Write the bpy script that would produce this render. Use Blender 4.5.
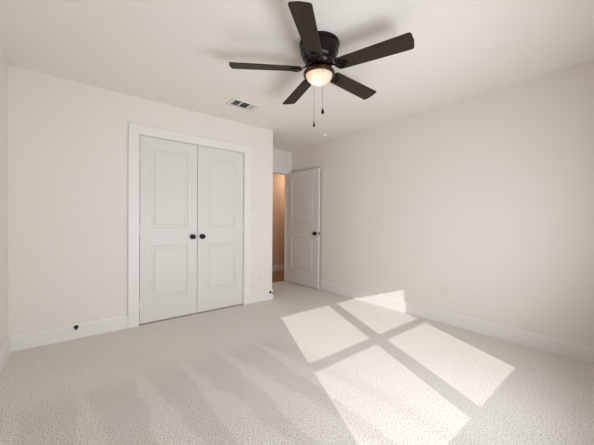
import bpy, bmesh, math, random
from mathutils import Vector, Matrix
for _o in list(bpy.data.objects):
    bpy.data.objects.remove(_o, do_unlink=True)
SC = bpy.context.scene
COL = SC.collection
PI = math.pi

# ---------------------------------------------------------------- dimensions (metres)
H = 2.438            # ceiling
CAM_H = 1.1252
UL, UR = -0.431, 3.241      # left / right wall faces
VC = 3.373                  # closet wall face
VA = 4.20                   # entry door wall face (end of the alcove)
UO = 2.256                  # outside corner of the closet block
VR = -0.35                  # rear wall (behind the camera)
T = 0.12                    # wall thickness
TE = 0.075                  # entry wall thickness
SX, SZ = 0.4405, 0.360      # sun travel per metre of depth: sideways, downwards

# ---------------------------------------------------------------- camera
cam_d = bpy.data.cameras.new('camera')
cam = bpy.data.objects.new('camera', cam_d)
COL.objects.link(cam)
cam_d.sensor_width = 36.0
cam_d.lens = 277.852 * 36.0 / 594.0
cam_d.shift_y = 1.224 / 594.0
cam_d.clip_start = 0.02
F = Vector((0.627093, 0.778912, -0.007181)); R = Vector((0.778944, -0.627058, 0.006624)); U = Vector((-0.000656, 0.009747, 0.999952))
cam.matrix_world = Matrix(((R.x, U.x, -F.x, 0), (R.y, U.y, -F.y, 0), (R.z, U.z, -F.z, CAM_H), (0, 0, 0, 1)))
SC.camera = cam

# ---------------------------------------------------------------- view, world, sun, daylight
SC.view_settings.view_transform = 'Standard'
SC.view_settings.look = 'None'
SC.view_settings.gamma = 1.0
SC.view_settings.exposure = 0.0
SC.view_settings.use_curve_mapping = False
try:
    SC.cycles.use_denoising = True
    SC.cycles.max_bounces = 12
    SC.cycles.diffuse_bounces = 8
    SC.cycles.transparent_max_bounces = 12
    SC.cycles.caustics_reflective = False
    SC.cycles.caustics_refractive = False
except Exception:
    pass
world = bpy.data.worlds.new('sky'); SC.world = world; world.use_nodes = True
bgn = world.node_tree.nodes['Background']
bgn.inputs['Color'].default_value = (0.72, 0.84, 1.0, 1)
bgn.inputs['Strength'].default_value = 1.2

SUN_E, DAY_E, FAN_E, HALL_E = 3.35, 18.2, 0.13, 9.0
DAY_X, DAY_T, DAY_S = 0.05, 0.235, 140
sd = bpy.data.lights.new('sun', 'SUN'); sd.energy = SUN_E; sd.angle = math.radians(0.3); sd.color = (1.0, 0.965, 0.92)
sun = bpy.data.objects.new('sun', sd); COL.objects.link(sun)
sun.rotation_euler = Vector((SX, 1.0, -SZ)).to_track_quat('-Z', 'Y').to_euler()
sun.location = (-2, -8, 4)

# window openings on the rear wall, found from the sunlit patches on the carpet
DEP = VR - T + 0.02   # depth of the sashes
def back_u(u, v): return u - SX * (v - DEP)
WIN = []      # (u0, u1) of each sash opening
for (u, v, w) in ((1.402, 1.54, 0.790), (2.342, 1.54, 0.755)):
    a = back_u(u, v); WIN.append((a, a + w))
Z_HEAD = SZ * (2.665 - DEP); Z_M1 = SZ * (1.640 - DEP); Z_M0 = SZ * (1.540 - DEP); Z_SILL = SZ * (0.605 - DEP)

def area(name, loc, size, e, color, direction, spread=180):
    d = bpy.data.lights.new(name, 'AREA'); d.shape = 'RECTANGLE'; d.size, d.size_y = size; d.energy = e; d.color = color
    o = bpy.data.objects.new(name, d); COL.objects.link(o); o.location = loc
    d.spread = math.radians(spread)
    o.rotation_euler = Vector(direction).to_track_quat('-Z', 'Z').to_euler()
    return o
for (a, b) in WIN:
    area('daylight', ((a + b) / 2, VR + 0.03, (Z_HEAD + Z_SILL) / 2), (b - a, Z_HEAD - Z_SILL), DAY_E, (0.90, 0.96, 1.0), (DAY_X, 1, DAY_T), DAY_S)

# ---------------------------------------------------------------- materials
def mat(name, color, rough=0.6, metal=0.0, spec=0.5, emit=None, estr=0.0):
    m = bpy.data.materials.new(name); m.use_nodes = True
    b = m.node_tree.nodes['Principled BSDF']
    b.inputs['Base Color'].default_value = (*color, 1); b.inputs['Roughness'].default_value = rough
    b.inputs['Metallic'].default_value = metal; b.inputs['Specular IOR Level'].default_value = spec
    if emit:
        b.inputs['Emission Color'].default_value = (*emit, 1); b.inputs['Emission Strength'].default_value = estr
    return m
def N(m, t, **kw):
    n = m.node_tree.nodes.new(t)
    for k, v in kw.items():
        if k.startswith('i_'):
            n.inputs[k[2:].replace('_', ' ')].default_value = v
        else:
            setattr(n, k, v)
    return n
def L(m, a, b): m.node_tree.links.new(a, b)
def bumpy(m, scale, strength, dist=0.002, detail=4, var=0.0):
    b = m.node_tree.nodes['Principled BSDF']
    tc = N(m, 'ShaderNodeNewGeometry'); nz = N(m, 'ShaderNodeTexNoise'); nz.inputs['Scale'].default_value = scale; nz.inputs['Detail'].default_value = detail
    L(m, tc.outputs['Position'], nz.inputs['Vector'])
    bp = N(m, 'ShaderNodeBump'); bp.inputs['Strength'].default_value = strength; bp.inputs['Distance'].default_value = dist
    L(m, nz.outputs['Fac'], bp.inputs['Height']); L(m, bp.outputs['Normal'], b.inputs['Normal'])
    if var:
        c = b.inputs['Base Color'].default_value[:3]
        mx = N(m, 'ShaderNodeMix', data_type='RGBA')
        mx.inputs[6].default_value = (*[x * (1 - var) for x in c], 1); mx.inputs[7].default_value = (*[min(1, x * (1 + var)) for x in c], 1)
        L(m, nz.outputs['Fac'], mx.inputs[0]); L(m, mx.outputs[2], b.inputs['Base Color'])
    return m
M_WALL = bumpy(mat('white_wall_paint', (0.805, 0.758, 0.715), 0.75, spec=0.25), 160, 0.12)
M_CEIL = bumpy(mat('ceiling_paint', (0.83, 0.788, 0.74), 0.85, spec=0.15), 120, 0.15)
M_TRIM = bumpy(mat('white_trim_enamel', (0.80, 0.785, 0.765), 0.42, spec=0.4), 60, 0.03)
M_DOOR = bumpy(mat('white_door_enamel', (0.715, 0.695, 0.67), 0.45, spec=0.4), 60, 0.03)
M_HALL = bumpy(mat('tan_hall_paint', (0.62, 0.50, 0.42), 0.8, spec=0.2), 120, 0.1)
M_BLACK = mat('matte_black_metal', (0.012, 0.012, 0.012), 0.38, 0.4)
M_RUB = mat('black_rubber', (0.02, 0.02, 0.02), 0.7)
M_BRONZE = mat('oil_rubbed_bronze', (0.012, 0.009, 0.007), 0.30, 0.6)
M_RING = mat('bronze_light_ring', (0.10, 0.050, 0.028), 0.33, 0.85)
M_PLATE = mat('white_plastic', (0.77, 0.745, 0.71), 0.4)
M_SLOT = mat('dark_slot', (0.06, 0.055, 0.05), 0.7)
M_VENT_DARK = mat('dark_vent_backing', (0.06, 0.055, 0.05), 0.8)
M_VENT = mat('vent_enamel', (0.74, 0.71, 0.665), 0.6)
M_HINGE = mat('satin_hinge', (0.55, 0.54, 0.52), 0.4, 0.6)
M_CHAIN = mat('chain_metal', (0.20, 0.16, 0.13), 0.35, 0.8)
M_FRAME = mat('vinyl_window_frame', (0.82, 0.82, 0.81), 0.4)

def glass_mat():
    m = bpy.data.materials.new('window_glass'); m.use_nodes = True; nt = m.node_tree
    nt.nodes.remove(nt.nodes['Principled BSDF']); out = nt.nodes['Material Output']
    tr = N(m, 'ShaderNodeBsdfTransparent'); gl = N(m, 'ShaderNodeBsdfGlossy'); gl.inputs['Roughness'].default_value = 0.02
    fr = N(m, 'ShaderNodeFresnel'); fr.inputs['IOR'].default_value = 1.25; mx = N(m, 'ShaderNodeMixShader')
    L(m, fr.outputs[0], mx.inputs[0]); L(m, tr.outputs[0], mx.inputs[1]); L(m, gl.outputs[0], mx.inputs[2]); L(m, mx.outputs[0], out.inputs['Surface'])
    return m
M_GLASS = glass_mat()
def bowl_mat():
    m = bpy.data.materials.new('frosted_glass_bowl'); m.use_nodes = True; nt = m.node_tree
    nt.nodes.remove(nt.nodes['Principled BSDF']); out = nt.nodes['Material Output']
    tl = N(m, 'ShaderNodeBsdfTranslucent'); tl.inputs['Color'].default_value = (0.96, 0.83, 0.74, 1)
    df = N(m, 'ShaderNodeBsdfDiffuse'); df.inputs['Color'].default_value = (0.80, 0.74, 0.68, 1)
    gl = N(m, 'ShaderNodeBsdfGlossy'); gl.inputs['Roughness'].default_value = 0.25
    a = N(m, 'ShaderNodeMixShader'); a.inputs[0].default_value = 0.45
    b = N(m, 'ShaderNodeMixShader'); b.inputs[0].default_value = 0.05
    L(m, tl.outputs[0], a.inputs[1]); L(m, df.outputs[0], a.inputs[2]); L(m, a.outputs[0], b.inputs[1]); L(m, gl.outputs[0], b.inputs[2]); L(m, b.outputs[0], out.inputs['Surface'])
    return m
M_BOWL = bowl_mat()
M_BULB = mat('lit_bulb', (0.9, 0.85, 0.8), 0.5, emit=(1.0, 0.80, 0.58), estr=13)

def blade_mat():
    m = mat('dark_walnut_blade', (0.03, 0.022, 0.015), 0.55, spec=0.25); b = m.node_tree.nodes['Principled BSDF']
    tc = N(m, 'ShaderNodeTexCoord'); mp = N(m, 'ShaderNodeMapping'); mp.inputs['Scale'].default_value = (2.5, 60, 60)
    nz = N(m, 'ShaderNodeTexNoise'); nz.inputs['Scale'].default_value = 1.6; nz.inputs['Detail'].default_value = 5
    cr = N(m, 'ShaderNodeValToRGB'); cr.color_ramp.elements[0].position = 0.3; cr.color_ramp.elements[1].position = 0.75
    cr.color_ramp.elements[0].color = (0.022, 0.0155, 0.0105, 1); cr.color_ramp.elements[1].color = (0.040, 0.029, 0.020, 1)
    L(m, tc.outputs['Object'], mp.inputs['Vector']); L(m, mp.outputs[0], nz.inputs['Vector']); L(m, nz.outputs['Fac'], cr.inputs[0]); L(m, cr.outputs[0], b.inputs['Base Color'])
    return m
M_BLADE = blade_mat()

def wood_mat():
    m = mat('oak_plank_floor', (0.3, 0.17, 0.09), 0.4); b = m.node_tree.nodes['Principled BSDF']
    g = N(m, 'ShaderNodeNewGeometry')
    br = N(m, 'ShaderNodeTexBrick'); br.inputs['Scale'].default_value = 1.0; br.inputs['Brick Width'].default_value = 1.2; br.inputs['Row Height'].default_value = 0.13
    br.inputs['Mortar Size'].default_value = 0.002; br.inputs['Color1'].default_value = (0.27, 0.155, 0.085, 1); br.inputs['Color2'].default_value = (0.20, 0.11, 0.06, 1); br.inputs['Mortar'].default_value = (0.06, 0.035, 0.02, 1)
    mp = N(m, 'ShaderNodeMapping'); mp.inputs['Scale'].default_value = (3, 50, 1); nz = N(m, 'ShaderNodeTexNoise'); nz.inputs['Scale'].default_value = 1.2; nz.inputs['Detail'].default_value = 5
    mx = N(m, 'ShaderNodeMix', data_type='RGBA', blend_type='OVERLAY'); mx.inputs[0].default_value = 0.6
    L(m, g.outputs['Position'], br.inputs['Vector']); L(m, g.outputs['Position'], mp.inputs['Vector']); L(m, mp.outputs[0], nz.inputs['Vector'])
    L(m, br.outputs['Color'], mx.inputs[6]); L(m, nz.outputs['Fac'], mx.inputs[7]); L(m, mx.outputs[2], b.inputs['Base Color'])
    return m
M_WOOD = wood_mat()

def carpet_mat():
    m = mat('beige_cut_pile_carpet', (0.5, 0.46, 0.42), 0.95, spec=0.05); b = m.node_tree.nodes['Principled BSDF']
    b.inputs['Sheen Weight'].default_value = 0.15; b.inputs['Sheen Roughness'].default_value = 0.6
    def mth(op, a, c=None, d=None, clamp=False):
        n = N(m, 'ShaderNodeMath', operation=op); n.use_clamp = clamp
        for i, v in enumerate((a, c, d)):
            if v is None: continue
            if isinstance(v, (int, float)): n.inputs[i].default_value = v
            else: L(m, v, n.inputs[i])
        return n.outputs[0]
    def sm(x, e0, e1):
        n = N(m, 'ShaderNodeMapRange', interpolation_type='SMOOTHSTEP')
        L(m, x, n.inputs[0])
        for i, v in ((1, e0), (2, e1), (3, 0.0), (4, 1.0)): n.inputs[i].default_value = v
        return n.outputs[0]
    g = N(m, 'ShaderNodeNewGeometry'); sp = N(m, 'ShaderNodeSeparateXYZ'); L(m, g.outputs['Position'], sp.inputs[0])
    wob = N(m, 'ShaderNodeTexNoise'); wob.inputs['Scale'].default_value = 3.5; wob.inputs['Detail'].default_value = 7; wob.inputs['Roughness'].default_value = 0.7; L(m, g.outputs['Position'], wob.inputs['Vector'])
    w = mth('MULTIPLY', mth('SUBTRACT', wob.outputs['Fac'], 0.5), 0.16)
    x = mth('ADD', sp.outputs['X'], w); y = mth('ADD', sp.outputs['Y'], mth('MULTIPLY', w, 0.9))
    # vacuum strokes: strips running towards the closet wall, dark nap narrowing away from it
    t = mth('FRACT', mth('DIVIDE', mth('SUBTRACT', 0.03 + 6.4, x), 0.32))
    duty = N(m, 'ShaderNodeMapRange'); L(m, y, duty.inputs[0])
    for i, v in ((1, 2.28), (2, 1.2), (3, 0.92), (4, 0.42)): duty.inputs[i].default_value = v
    inside = mth('MULTIPLY', sm(t, 0.0, 0.09), mth('SUBTRACT', 1.0, sm(mth('SUBTRACT', t, duty.outputs[0]), -0.09, 0.07)))
    reg = mth('MULTIPLY', mth('SUBTRACT', 1.0, sm(y, 2.12, 2.42)), mth('SUBTRACT', 1.0, sm(x, 1.35, 1.75)))
    strokes = mth('MULTIPLY', inside, reg)
    big = N(m, 'ShaderNodeTexNoise'); big.inputs['Scale'].default_value = 2.2; big.inputs['Detail'].default_value = 3; L(m, g.outputs['Position'], big.inputs['Vector'])
    nap = mth('ADD', mth('MULTIPLY', strokes, 0.50), mth('MULTIPLY', big.outputs['Fac'], 0.5), clamp=True)
    # pile speckle
    f1 = N(m, 'ShaderNodeTexNoise'); f1.inputs['Scale'].default_value = 130; f1.inputs['Detail'].default_value = 3; f1.inputs['Roughness'].default_value = 0.62; L(m, g.outputs['Position'], f1.inputs['Vector'])
    f2 = N(m, 'ShaderNodeTexVoronoi'); f2.inputs['Scale'].default_value = 220; L(m, g.outputs['Position'], f2.inputs['Vector'])
    r1 = N(m, 'ShaderNodeValToRGB'); r1.color_ramp.elements[0].position = 0.35; r1.color_ramp.elements[1].position = 0.56
    r1.color_ramp.elements[0].color = (0.45, 0.412, 0.38, 1); r1.color_ramp.elements[1].color = (0.885, 0.845, 0.80, 1)
    L(m, f1.outputs['Fac'], r1.inputs[0])
    mx = N(m, 'ShaderNodeMix', data_type='RGBA', blend_type='MULTIPLY'); mx.inputs[7].default_value = (0.80, 0.795, 0.79, 1)
    L(m, nap, mx.inputs[0]); L(m, r1.outputs[0], mx.inputs[6]); L(m, mx.outputs[2], b.inputs['Base Color'])
    hh = mth('ADD', mth('MULTIPLY', f1.outputs['Fac'], 1.0), mth('MULTIPLY', f2.outputs['Distance'], 0.6))
    bp = N(m, 'ShaderNodeBump'); bp.inputs['Strength'].default_value = 0.3; bp.inputs['Distance'].default_value = 0.003
    L(m, hh, bp.inputs['Height']); L(m, bp.outputs['Normal'], b.inputs['Normal'])
    return m
M_CARPET = carpet_mat()

# ---------------------------------------------------------------- helpers
def link(name, bm, m, parent=None, smooth=False, bevel=0.0, seg=2):
    me = bpy.data.meshes.new(name); bmesh.ops.recalc_face_normals(bm, faces=bm.faces); bm.to_mesh(me); bm.free()
    me.materials.append(m)
    if smooth:
        for p in me.polygons: p.use_smooth = True
        try: me.set_sharp_from_angle(angle=math.radians(38))
        except Exception: pass
    o = bpy.data.objects.new(name, me); COL.objects.link(o)
    if parent: o.parent = parent
    if bevel:
        md = o.modifiers.new('bevel', 'BEVEL'); md.width = bevel; md.segments = seg; md.limit_method = 'ANGLE'; md.angle_limit = math.radians(40)
    return o
def tag(o, label, cat, group=None, kind=None):
    o['label'] = label; o['category'] = cat
    if group: o['group'] = group
    if kind: o['kind'] = kind
    return o
def struct(o, label, cat): return tag(o, label, cat, None, 'structure')
def empty(name, loc, rz=0.0):
    o = bpy.data.objects.new(name, None); COL.objects.link(o); o.location = loc; o.rotation_euler = (0, 0, rz); o.empty_display_size = 0.1; return o
def box(bm, x0, x1, y0, y1, z0, z1):
    vs = [bm.verts.new((x, y, z)) for x in (x0, x1) for y in (y0, y1) for z in (z0, z1)]
    for f in ((0, 1, 3, 2), (4, 6, 7, 5), (0, 4, 5, 1), (2, 3, 7, 6), (0, 2, 6, 4), (1, 5, 7, 3)): bm.faces.new([vs[i] for i in f])
    return vs
def boxes(*bs):
    bm = bmesh.new()
    for b in bs: box(bm, *b)
    return bm
def lathe(prof, seg=48, bm=None, mtx=None, cap0=True, cap1=True):
    """prof: list of (radius, z); spun about z."""
    bm = bm or bmesh.new(); rings = []
    for (r, z) in prof:
        if r < 1e-6:
            v = bm.verts.new((0, 0, z)); rings.append([v])
        else:
            rings.append([bm.verts.new((r * math.cos(2 * PI * i / seg), r * math.sin(2 * PI * i / seg), z)) for i in range(seg)])
    for a, b in zip(rings, rings[1:]):
        if len(a) == 1 and len(b) == 1: continue
        for i in range(seg):
            j = (i + 1) % seg
            if len(a) == 1: bm.faces.new((a[0], b[i], b[j]))
            elif len(b) == 1: bm.faces.new((a[i], a[j], b[0]))
            else: bm.faces.new((a[i], a[j], b[j], b[i]))
    if cap0 and len(rings[0]) > 1: bm.faces.new(rings[0])
    if cap1 and len(rings[-1]) > 1: bm.faces.new(rings[-1])
    if mtx is not None:
        vs = [v for r in rings for v in r]; bmesh.ops.transform(bm, matrix=mtx, verts=vs)
    return bm
def rot_to(d):
    return Vector(d).to_track_quat('Z', 'Y').to_matrix().to_4x4()
def profile_run(p0, p1, out, prof):
    """a moulding: prof = list of (distance out from wall, height) extruded from p0 to p1; out = unit vector away from the wall."""
    bm = bmesh.new(); p0 = Vector(p0); p1 = Vector(p1); out = Vector(out); up = Vector((0, 0, 1))
    a = [bm.verts.new(p0 + out * d + up * z) for d, z in prof]; b = [bm.verts.new(p1 + out * d + up * z) for d, z in prof]
    n = len(prof)
    for i in range(n):
        j = (i + 1) % n; bm.faces.new((a[i], a[j], b[j], b[i]))
    bm.faces.new(a); bm.faces.new(list(reversed(b)))
    return bm

# ---------------------------------------------------------------- room shell
U0, U1 = UL - T, UR + T
VH = 5.20            # far wall of the hallway
HU1 = 5.6
struct(link('floor', boxes((U0, U1, VR - T, VA + 0.06, -0.10, 0.0)), M_CARPET), 'beige cut pile carpet with vacuum strokes', 'floor')
struct(link('floor_hall', boxes((UO - T, HU1, VA + 0.06, VH + T, -0.10, -0.004)), M_WOOD), 'brown wood plank floor of the hallway beyond the entry door', 'floor')
struct(link('ceiling', boxes((U0, HU1, VR - T, VH + T, H, H + 0.10)), M_CEIL), 'flat white bedroom ceiling', 'ceiling')
struct(link('wall_left', boxes((U0, UL, VR - T, 4.05, 0, H)), M_WALL), 'white wall at the left edge of the photo', 'wall')
struct(link('wall_right', boxes((UR, U1, VR - T, VA + T, 0, H)), M_WALL), 'long white wall on the right behind the open door', 'wall')
CL0, CL1, CLH = 0.545, 1.795, 2.05      # closet opening
struct(link('wall_back', boxes((UL, CL0, VC, VC + T, 0, H), (CL1, UO, VC, VC + T, 0, H), (CL0, CL1, VC, VC + T, CLH, H)), M_WALL), 'white closet wall with the double doors', 'wall')
struct(link('wall_closet', boxes((UL, UO - T, 4.05, 4.05 + T, 0, H)), M_WALL), 'rear wall inside the closet', 'wall')
struct(link('wall_alcove', boxes((UO - T, UO, VC + T, VA + T, 0, H)), M_WALL), 'side wall of the alcove at the end of the closet block', 'wall')
DO0, DO1, DOH = 2.330, 3.152, 2.025     # entry door opening
struct(link('wall_entry', boxes((UO, DO0, VA, VA + TE, 0, H), (DO1, UR, VA, VA + TE, 0, H), (DO0, DO1, VA, VA + TE, DOH, H)), M_WALL), 'short white wall holding the entry doorway', 'wall')
struct(link('wall_hall', boxes((UO - T, HU1, VH, VH + T, 0, H), (HU1 - T, HU1, VA, VH, 0, H), (UO - T, UO, VA + T, VH, 0, H), (U1, HU1 - T, VA, VA + T, 0, H)), M_HALL), 'tan hallway wall seen through the entry doorway', 'wall')
# rear wall with its twin windows (behind the camera)
FRW = 0.075
wz0, wz1 = Z_SILL - FRW, Z_HEAD + FRW
hu = [(a - FRW, b + FRW) for a, b in WIN]
wa, wb = hu[0][0], hu[1][1]
struct(link('wall_rear', boxes((UL, wa, VR - T, VR, 0, H), (wb, UR, VR - T, VR, 0, H), (wa, wb, VR - T, VR, 0, wz0), (wa, wb, VR - T, VR, wz1, H)), M_WALL), 'white wall behind the camera with twin windows', 'wall')
for i, (a, b) in enumerate(WIN):
    x0 = a - FRW if i == 0 else (WIN[0][1] + a) / 2
    x1 = b + FRW if i == 1 else (b + WIN[1][0]) / 2
    y0, y1 = DEP - 0.02, DEP + 0.004
    w = link('window_%d' % (i + 1), boxes((x0, a, y0, y1, wz0, wz1), (b, x1, y0, y1, wz0, wz1), (a, b, y0, y1, wz0, Z_SILL), (a, b, y0, y1, Z_HEAD, wz1), (a, b, y0, y1, Z_M0, Z_M1)), M_FRAME)
    struct(w, 'window in the wall behind the camera', 'window')
    link('window_pane', boxes((a, b, DEP - 0.002, DEP + 0.002, Z_SILL, Z_M0), (a, b, DEP - 0.002, DEP + 0.002, Z_M1, Z_HEAD)), M_GLASS, w)

# ---------------------------------------------------------------- baseboards
BP = [(0, 0), (0.015, 0), (0.015, 0.118), (0.011, 0.128), (0.009, 0.140), (0, 0.142)]
def base(side, p0, p1, out, label):
    o = link('baseboard_' + side, profile_run(p0, p1, out, BP), M_TRIM); struct(o, label, 'baseboard'); return o
CAS = 0.100
base('left', (UL, VR, 0), (UL, VC, 0), (1, 0, 0), 'white baseboard along the left wall')
base('back', (UL, VC, 0), (CL0 - CAS, VC, 0), (0, -1, 0), 'white baseboard left of the closet doors')
base('closet', (CL1 + CAS, VC, 0), (UO + 0.015, VC, 0), (0, -1, 0), 'short white baseboard right of the closet doors')
base('alcove', (UO, VC - 0.015, 0), (UO, VA, 0), (1, 0, 0), 'white baseboard on the alcove side wall')
base('right', (UR, VR, 0), (UR, VA, 0), (-1, 0, 0), 'white baseboard along the long right wall')
base('rear', (UL, VR, 0), (UR, VR, 0), (0, 1, 0), 'white baseboard behind the camera')
base('hall', (UO, VH, 0), (HU1 - T, VH, 0), (0, -1, 0), 'white baseboard across the hallway')

# ---------------------------------------------------------------- casings
def casing(name, u0, u1, zt, w, vface, wl=None, wr=None, dep=0.019, label=''):
    wl = w if wl is None else wl; wr = w if wr is None else wr
    bm = bmesh.new()
    box(bm, u0 - wl, u0, vface - dep, vface, 0, zt)
    box(bm, u1, u1 + wr, vface - dep, vface, 0, zt)
    box(bm, u0 - wl, u1 + wr, vface - dep, vface, zt, zt + w)
    box(bm, u0 - wl, u0 - wl + 0.014, vface - dep - 0.005, vface - dep, 0, zt + w)
    if wr >= w * 0.99: box(bm, u1 + wr - 0.014, u1 + wr, vface - dep - 0.005, vface - dep, 0, zt + w)
    box(bm, u0 - wl + 0.014, u1 + wr - 0.014, vface - dep - 0.005, vface - dep, zt + w - 0.014, zt + w)
    o = link(name, bm, M_TRIM, bevel=0.002); struct(o, label, 'door casing'); return o
casing('trim_1', CL0, CL1, CLH, CAS, VC, label='white casing around the closet double doors')
casing('trim_2', DO0, DO1, DOH, 0.125, VA, wl=DO0 - UO - 0.001, wr=0.078, dep=0.026, label='white casing around the entry doorway')
struct(link('trim_3', boxes((DO0, DO0 + 0.015, VA, VA + TE, 0, DOH), (DO1 - 0.010, DO1, VA + 0.001, VA + TE, 0, DOH), (DO0 + 0.015, DO1 - 0.010, VA, VA + TE, DOH - 0.012, DOH),
       (DO1 - 0.018, DO1 - 0.010, VA + 0.045, VA + TE, 0, DOH - 0.012)), M_TRIM, bevel=0.002), 'white jamb lining of the entry doorway', 'door jamb')
struct(link('trim_4', boxes((CL0, CL0 + 0.006, VC - 0.003, VC + T, 0, CLH), (CL1 - 0.006, CL1, VC - 0.003, VC + T, 0, CLH), (CL0 + 0.006, CL1 - 0.006, VC - 0.003, VC + T, CLH - 0.006, CLH)), M_TRIM), 'white jamb lining of the closet opening', 'door jamb')
struct(link('trim_5', boxes((DO0 + 0.015, DO1 - 0.010, VA + 0.045, VA + 0.075, -0.004, 0.006)), mat('metal_threshold', (0.35, 0.28, 0.2), 0.4, 0.6)), 'thin strip where carpet meets the hallway wood floor', 'threshold')

# ---------------------------------------------------------------- panel doors
def door_bm(W, Ht, Td, panels, xl, xr):
    """slab in x 0..W, y 0..Td, z 0..Ht with moulded two-panel faces at both sides."""
    bm = bmesh.new()
    xs = [0, xl, xr, W]; zs = [0]
    for a, b in panels: zs += [a, b]
    zs.append(Ht)
    for side in (0, 1):
        def P(x, z, d): return bm.verts.new((x, d if side == 0 else Td - d, z))
        for i in range(3):
            for j in range(len(zs) - 1):
                x0, x1, z0, z1 = xs[i], xs[i + 1], zs[j], zs[j + 1]
                if i == 1 and j % 2 == 1:
                    rings = [(0, 0), (0.008, 0.0095), (0.028, 0.0100), (0.044, 0.002)]
                    prev = None
                    for ins, d in rings:
                        r = [P(x0 + ins, z0 + ins, d), P(x1 - ins, z0 + ins, d), P(x1 - ins, z1 - ins, d), P(x0 + ins, z1 - ins, d)]
                        if prev:
                            for k in range(4): bm.faces.new((prev[k], prev[(k + 1) % 4], r[(k + 1) % 4], r[k]))
                        prev = r
                    bm.faces.new(prev)
                else:
                    bm.faces.new((P(x0, z0, 0), P(x1, z0, 0), P(x1, z1, 0), P(x0, z1, 0)))
    def Q(x, y, z): return bm.verts.new((x, y, z))
    for j in range(len(zs) - 1):
        for x in (0, W): bm.faces.new((Q(x, 0, zs[j]), Q(x, Td, zs[j]), Q(x, Td, zs[j + 1]), Q(x, 0, zs[j + 1])))
    for i in range(3):
        for z in (0, Ht): bm.faces.new((Q(xs[i], 0, z), Q(xs[i + 1], 0, z), Q(xs[i + 1], Td, z), Q(xs[i], Td, z)))
    bmesh.ops.remove_doubles(bm, verts=bm.verts, dist=1e-5)
    return bm
def knob(parent, x, z, y_face, sgn, name='door_knob', r=0.029, proj=0.062):
    """round knob with rose; sgn -1 = sticks out to -y."""
    prof = [(0.0, 0.0), (0.031, 0.0), (0.031, 0.005), (0.027, 0.009), (0.012, 0.011), (0.011, proj - 2 * r * 0.75)]
    c = proj - r * 0.75
    for k in range(0, 11):
        a = -PI / 2 + 0.45 + (PI - 0.45) * k / 10
        prof.append((max(0.0, r * math.cos(a)) if k < 10 else 0.0, c + r * 0.75 * math.sin(a)))
    m = Matrix.Translation((x, y_face, z)) @ rot_to((0, sgn, 0))
    return link(name, lathe(prof, 28, mtx=m, cap0=False, cap1=False), M_BLACK, parent, smooth=True)
def hinge(parent, x, z, y):
    bm = lathe([(0.0, -0.046), (0.006, -0.046), (0.006, 0.046), (0.0, 0.046)], 12, mtx=Matrix.Translation((x, y, z)), cap0=False, cap1=False)
    lathe([(0.0, 0.046), (0.0045, 0.047), (0.0045, 0.052), (0.0, 0.055)], 12, bm=bm, mtx=Matrix.Translation((x, y, z)), cap0=False, cap1=False)
    return link('hinge', bm, M_TRIM, parent, smooth=True)

DZ = 0.014
PN = [(0.255, 0.835), (1.035, 1.900)]
VD = VC + 0.004      # closet leaves' front face
for k in (0, 1):
    Wd = 0.610
    hx = CL0 + 0.012 if k == 0 else CL1 - 0.012 - Wd
    root = empty('door_%d' % (k + 1), (hx, VD, DZ))
    struct(root, ['left closet door with two moulded panels', 'right closet door with two moulded panels'][k], 'closet door')
    link('door_leaf', door_bm(Wd, CLH - 0.010 - DZ, 0.035, PN, 0.108 if k == 0 else 0.112, 0.500), M_DOOR, root)
    knob(root, Wd - 0.055 if k == 0 else 0.055, 0.938 - DZ, 0.0, -1)
    for z in (0.20, 1.02, 1.80): hinge(root, -0.004 if k == 0 else Wd + 0.004, z, -0.006)

# entry door, swung open against the right wall
W3 = 0.812
ang = math.atan2(-0.79, 0.021)
root = empty('door_3', (3.137, 4.172, 0.012), ang)
struct(root, 'white two panel entry door swung open towards the right wall', 'door')
link('door_leaf', door_bm(W3, 2.008, 0.035, [(0.235, 0.835), (1.035, 1.885)], 0.115, W3 - 0.115), M_DOOR, root)
knob(root, W3 - 0.065, 0.918, 0.0, -1)
knob(root, W3 - 0.065, 0.918, 0.035, 1, r=0.027, proj=0.052)
link('latch_plate', boxes((W3, W3 + 0.0015, 0.006, 0.029, 0.89, 0.946)), M_BLACK, root)
for z in (0.2, 1.0, 1.8): hinge(root, -0.004, z, 0.040)

# ---------------------------------------------------------------- door stops
def door_stop(u, v, z, d, label, length=0.07):
    root = empty('door_stop', (u, v, z)); tag(root, label, 'door stop', 'black door stops on the baseboards')
    m = rot_to(d)
    link('base', lathe([(0, 0), (0.0175, 0), (0.0175, 0.004), (0.013, 0.009), (0.007, 0.012), (0, 0.012)], 24, mtx=m, cap0=False, cap1=False), M_BLACK, root, smooth=True)
    link('post', lathe([(0, 0.010), (0.0045, 0.010), (0.0045, length - 0.012), (0, length - 0.012)], 14, mtx=m, cap0=False, cap1=False), M_BLACK, root, smooth=True)
    link('rubber_tip', lathe([(0, length - 0.016), (0.0085, length - 0.016), (0.0095, length - 0.008), (0.0085, length - 0.001), (0, length)], 18, mtx=m, cap0=False, cap1=False), M_RUB, root, smooth=True)
    return root
door_stop(0.022, VC - 0.015, 0.112, (0, -1, 0), 'black door stop on the baseboard left of the closet doors')
door_stop(2.215, VC - 0.015, 0.108, (0, -1, 0), 'black door stop on the short baseboard at the outside wall corner')
door_stop(UR - 0.015, 3.398, 0.105, (-1, 0, 0), 'black door stop on the right wall baseboard behind the open entry door', 0.040)

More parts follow.
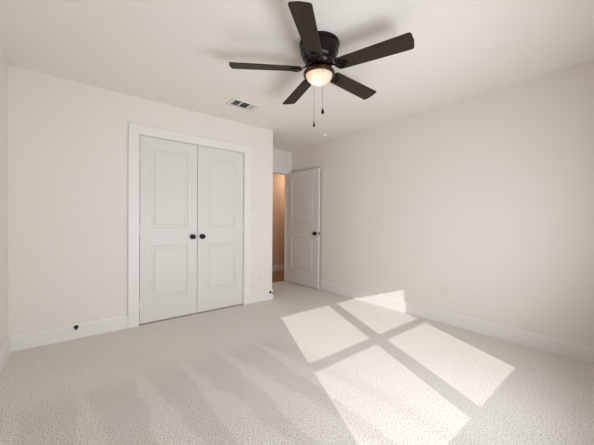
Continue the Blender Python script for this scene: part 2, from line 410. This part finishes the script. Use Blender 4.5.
# ---------------------------------------------------------------- outlets and switch
def plate_thing(name, loc, rz, label, cat, switch=False, group=None):
    root = empty(name, loc, rz); tag(root, label, cat, group)
    link('cover_plate', boxes((-0.036, 0.036, -0.006, 0, -0.059, 0.059)), M_PLATE, root, bevel=0.003)
    if switch:
        link('rocker', boxes((-0.0165, 0.0165, -0.0085, -0.005, -0.033, 0.033)), M_PLATE, root, bevel=0.002)
    else:
        for s in (1, -1):
            so = link('socket', lathe([(0, 0), (0.017, 0), (0.016, 0.0025), (0, 0.0025)], 28, mtx=Matrix.Translation((0, -0.0058, 0.0215 * s)) @ rot_to((0, -1, 0)), cap0=False, cap1=False), M_PLATE, root)
            link('slots', boxes((-0.0075, -0.0050, -0.0088, -0.0082, 0.0215 * s + 0.001, 0.0215 * s + 0.009), (0.0050, 0.0070, -0.0088, -0.0082, 0.0215 * s + 0.002, 0.0215 * s + 0.008),
                 (-0.002, 0.002, -0.0088, -0.0082, 0.0215 * s - 0.010, 0.0215 * s - 0.006)), M_SLOT, so)
    for z in ((0.048, -0.048) if switch else (0.0,)):
        link('screw', lathe([(0, 0), (0.003, 0), (0.0025, 0.001), (0, 0.001)], 12, mtx=Matrix.Translation((0, -0.006, z)) @ rot_to((0, -1, 0)), cap0=False, cap1=False), M_PLATE, root)
    return root
plate_thing('wall_outlet', (2.052, VC, 0.345), 0, 'white duplex outlet low on the narrow wall right of the closet', 'outlet', group='white duplex outlets')
plate_thing('wall_outlet', (UR, 1.375, 0.375), PI / 2 * 1, 'white duplex outlet on the long right wall above the baseboard', 'outlet', group='white duplex outlets').rotation_euler = (0, 0, -PI / 2)
plate_thing('light_switch', (1.975, VC, 1.335), 0, 'white rocker light switch on the wall right of the closet doors', 'light switch', True)

# ---------------------------------------------------------------- ceiling vent and detector
vr = empty('ceiling_vent', (1.487, 2.824, H)); tag(vr, 'white rectangular ceiling air register with three louvred sections', 'vent')
VX, VY = 0.162, 0.100
secs = [(-0.128, -0.048), (-0.036, 0.056), (0.066, 0.122)]
fr = [(-VX, secs[0][0]), (secs[0][1], secs[1][0]), (secs[1][1], secs[2][0]), (secs[2][1], VX)]
SY = 0.070
link('frame', boxes(*[(a, b, -SY, SY, -0.010, 0) for a, b in fr], (-VX, VX, -VY, -SY, -0.010, 0), (-VX, VX, SY, VY, -0.010, 0)), M_VENT, vr, bevel=0.002)
link('backing', boxes((-0.145, 0.145, -0.075, 0.075, -0.0015, -0.0002)), M_VENT_DARK, vr)  # flat dark sheet, its colour stands in for the shade inside the duct
for q, (a, b) in enumerate(secs):
    n = 6
    for k in range(n):
        c = a + (b - a) * (k + 0.5) / n
        tilt = math.radians(-40 if q < 2 else 8)
        hw = 0.0055 if q < 2 else 0.0030
        bm = boxes((-hw, hw, -SY, SY, -0.0004, 0.0004))
        bmesh.ops.transform(bm, matrix=Matrix.Translation((c, 0, -0.0058)) @ Matrix.Rotation(tilt, 4, 'Y'), verts=bm.verts)
        link('slat', bm, M_VENT if q == 2 else M_VENT, vr)
dt = empty('smoke_detector', (2.945, 3.015, H)); tag(dt, 'small round white detector on the ceiling near the entry alcove', 'smoke detector')
link('base', lathe([(0, 0), (0.050, 0), (0.050, -0.006), (0.046, -0.010), (0, -0.010)], 36, cap0=False, cap1=False), M_PLATE, dt, smooth=True)
link('cap', lathe([(0, -0.009), (0.034, -0.009), (0.032, -0.024), (0.022, -0.030), (0, -0.031)], 36, cap0=False, cap1=False), M_PLATE, dt, smooth=True)

# ---------------------------------------------------------------- ceiling fan
FX, FY, FZ, FR = 1.416, 1.509, 2.25, 0.655
fan = empty('ceiling_fan', (FX, FY, H)); tag(fan, 'dark bronze five blade ceiling fan with lit frosted bowl light', 'ceiling fan')
def Z(z): return z - H
link('motor_housing', lathe([(0, Z(H)), (0.146, Z(H)), (0.149, Z(2.430)), (0.147, Z(2.420)), (0.139, Z(2.415)), (0.141, Z(2.408)), (0.142, Z(2.385)), (0.137, Z(2.366)), (0.131, Z(2.362)), (0.130, Z(2.352)),
     (0.124, Z(2.330)), (0.112, Z(2.312)), (0.106, Z(2.309)), (0.105, Z(2.300)), (0.097, Z(2.288)), (0.090, Z(2.280)), (0, Z(2.280))], 56, cap0=False, cap1=False), M_BRONZE, fan, smooth=True)
link('hub', lathe([(0, Z(2.281)), (0.088, Z(2.281)), (0.092, Z(2.272)), (0.090, Z(2.262)), (0.070, Z(2.258)), (0.058, Z(2.252)), (0.058, Z(2.240)), (0, Z(2.240))], 48, cap0=False, cap1=False), M_BRONZE, fan, smooth=True)
link('light_ring', lathe([(0, Z(2.241)), (0.060, Z(2.241)), (0.098, Z(2.237)), (0.112, Z(2.230)), (0.117, Z(2.220)), (0.116, Z(2.208)), (0.110, Z(2.203)), (0.102, Z(2.203)), (0.102, Z(2.226)), (0, Z(2.226))], 56, cap0=False, cap1=False), M_RING, fan, smooth=True)
prof = []
for k in range(13):
    a = (PI / 2) * k / 12
    prof.append((0.0975 * math.cos(a) if k < 12 else 0.0, Z(2.210) - 0.068 * math.sin(a)))
link('glass_bowl', lathe(prof, 56, cap0=False, cap1=False), M_BOWL, fan, smooth=True)
prof = []
for k in range(11):
    a = PI * k / 10
    prof.append((0.021 * math.sin(a) if 0 < k < 10 else 0.0, 0.024 * math.cos(a)))
bo = (-0.016, -0.002, Z(2.186))
link('bulb', lathe(prof, 20, mtx=Matrix.Translation(bo), cap0=False, cap1=False), M_BULB, fan, smooth=True)
pl = bpy.data.lights.new('fan_lamp', 'POINT'); pl.energy = FAN_E; pl.color = (1.0, 0.78, 0.55); pl.shadow_soft_size = 0.024
po = bpy.data.objects.new('fan_lamp', pl); COL.objects.link(po); po.location = (FX + bo[0], FY + bo[1], 2.180 - 0.03)
po.location = (FX + bo[0], FY + bo[1], 2.180)

def blade_mesh():
    bm = bmesh.new(); r0, r1 = 0.132, FR; w0, w1 = 0.055, 0.067; cr = 0.020; t = 0.006
    pts = []
    def arc(cx, cy, r, a0, a1, n=6):
        for k in range(n + 1):
            a = a0 + (a1 - a0) * k / n; pts.append((cx + r * math.cos(a), cy + r * math.sin(a)))
    arc(r1 - cr - 0.006, w1 - cr, cr, PI / 2, 0.25); 
    pts.append((r1, 0.0))
    arc(r1 - cr - 0.006, -w1 + cr, cr, -0.25, -PI / 2)
    arc(r0 + 0.030, -w0 + 0.030, 0.030, -PI / 2, -PI)
    arc(r0 + 0.030, w0 - 0.030, 0.030, PI, PI / 2)
    lo = [bm.verts.new((x, y, -t / 2)) for x, y in pts]; hi = [bm.verts.new((x, y, t / 2)) for x, y in pts]
    bm.faces.new(lo); bm.faces.new(hi)
    n = len(pts)
    for i in range(n): bm.faces.new((lo[i], lo[(i + 1) % n], hi[(i + 1) % n], hi[i]))
    return bm
def bracket_mesh():
    """blade iron: an arm leaving the hub and a rounded open plate screwed under the blade root."""
    bm = bmesh.new()
    def strip(pts, w, t):
        prev = None
        for (x, y, z, ww) in pts:
            r = [bm.verts.new((x, y - ww, z - t)), bm.verts.new((x, y + ww, z - t)), bm.verts.new((x, y + ww, z + t)), bm.verts.new((x, y - ww, z + t))]
            if prev:
                for k in range(4): bm.faces.new((prev[k], prev[(k + 1) % 4], r[(k + 1) % 4], r[k]))
            else: bm.faces.new(r)
            prev = r
        bm.faces.new(prev)
    strip([(0.070, 0, 0.022, 0.016), (0.095, 0, 0.020, 0.013), (0.118, 0, 0.008, 0.011), (0.130, 0, -0.007, 0.011), (0.145, 0, -0.009, 0.014)], 0, 0.0045)
    # plate outline ring (oval with a pierced centre)
    n = 28; cx, rx, ry = 0.178, 0.042, 0.036
    outer = []; inner = []
    for s, lst, k in ((1.0, outer, 0), (0.60, inner, 1)):
        for i in range(n):
            a = 2 * PI * i / n; x = cx + rx * s * math.cos(a) + (0.004 if k else 0); y = ry * s * math.sin(a) * (1.0 + 0.12 * math.cos(3 * a))
            lst.append((bm.verts.new((x, y, -0.012)), bm.verts.new((x, y, -0.0045))))
    for i in range(n):
        j = (i + 1) % n
        for lv in (0, 1): bm.faces.new((outer[i][lv], outer[j][lv], inner[j][lv], inner[i][lv]))
        bm.faces.new((outer[i][0], outer[j][0], outer[j][1], outer[i][1])); bm.faces.new((inner[i][0], inner[j][0], inner[j][1], inner[i][1]))
    strip([(0.140, 0, -0.0082, 0.007), (0.216, 0, -0.0082, 0.007)], 0, 0.0036)
    for (x, y) in ((0.158, 0.024), (0.158, -0.024), (0.210, 0.0)):
        lathe([(0, -0.0155), (0.004, -0.0145), (0.0055, -0.012), (0, -0.012)], 12, bm=bm, mtx=Matrix.Translation((x, y, 0)), cap0=False, cap1=False)
    return bm
PITCH = math.radians(-12.5)
b0 = link('blade', blade_mesh(), M_BLADE, fan, bevel=0.0015); k0 = link('blade_bracket', bracket_mesh(), M_BRONZE, fan)
for i in range(5):
    a = math.radians(145.57 + 72 * i)
    b = b0 if i == 0 else b0.copy(); k = k0 if i == 0 else k0.copy()
    if i: COL.objects.link(b); COL.objects.link(k)
    for o in (b, k):
        o.parent = fan
        o.matrix_local = Matrix.Translation((0, 0, Z(FZ))) @ Matrix.Rotation(a, 4, 'Z') @ Matrix.Rotation(PITCH, 4, 'X')
def chain(x, y, z0, z1, fob):
    bm = bmesh.new(); z = z0
    lathe([(0, z0), (0.0011, z0), (0.0011, z1), (0, z1)], 8, bm=bm, mtx=Matrix.Translation((x, y, 0)), cap0=False, cap1=False)
    while z > z1:
        lathe([(0, 0.0019), (0.0019, 0), (0, -0.0019)], 8, bm=bm, mtx=Matrix.Translation((x, y, z)), cap0=False, cap1=False); z -= 0.0052
    c = link('pull_chain', bm, M_CHAIN, fan, smooth=True)
    link('fob', lathe([(0, 0.004), (0.003, 0.002), (0.0055, -0.006), (0.0095 * fob, -0.020), (0.0105 * fob, -0.028), (0.007 * fob, -0.036), (0, -0.038)], 20, mtx=Matrix.Translation((x, y, z1)), cap0=False, cap1=False), M_BRONZE, c, smooth=True)
    return c
TO_CAM = Vector((-FX, -FY, 0)).normalized(); SIDE = Vector((TO_CAM.y, -TO_CAM.x, 0))
def cpos(r, s): v = Vector((-0.684, -0.729, 0)) * r + Vector((0.729, -0.684, 0)) * s; return v.x, v.y
x, y = cpos(0.117, 0.026); chain(x, y, Z(2.215), Z(1.915), 1.0)
x, y = cpos(-0.114, -0.038); chain(x, y, Z(2.215), Z(1.905), 0.8)

# ---------------------------------------------------------------- hallway ceiling lamp (unseen, added to light the hall)
hl = empty('unseen_hall_light', (3.95, 4.75, H)); tag(hl, 'unseen round warm ceiling light added to light the hallway beyond the doorway', 'ceiling light')
link('base', lathe([(0, 0), (0.15, 0), (0.15, -0.02), (0, -0.02)], 32, cap0=False, cap1=False), M_PLATE, hl)
link('diffuser', lathe([(0.14, -0.02), (0.13, -0.05), (0.08, -0.07), (0, -0.075)], 32, cap0=True, cap1=False), mat('warm_lamp_glass', (0.9, 0.8, 0.7), 0.5, emit=(1.0, 0.72, 0.48), estr=3.0), hl, smooth=True)
area('unseen_hall_lamp', (3.95, 4.75, H - 0.09), (0.25, 0.25), HALL_E, (1.0, 0.74, 0.52), (0, 0, -1))
bpy.context.view_layer.update()
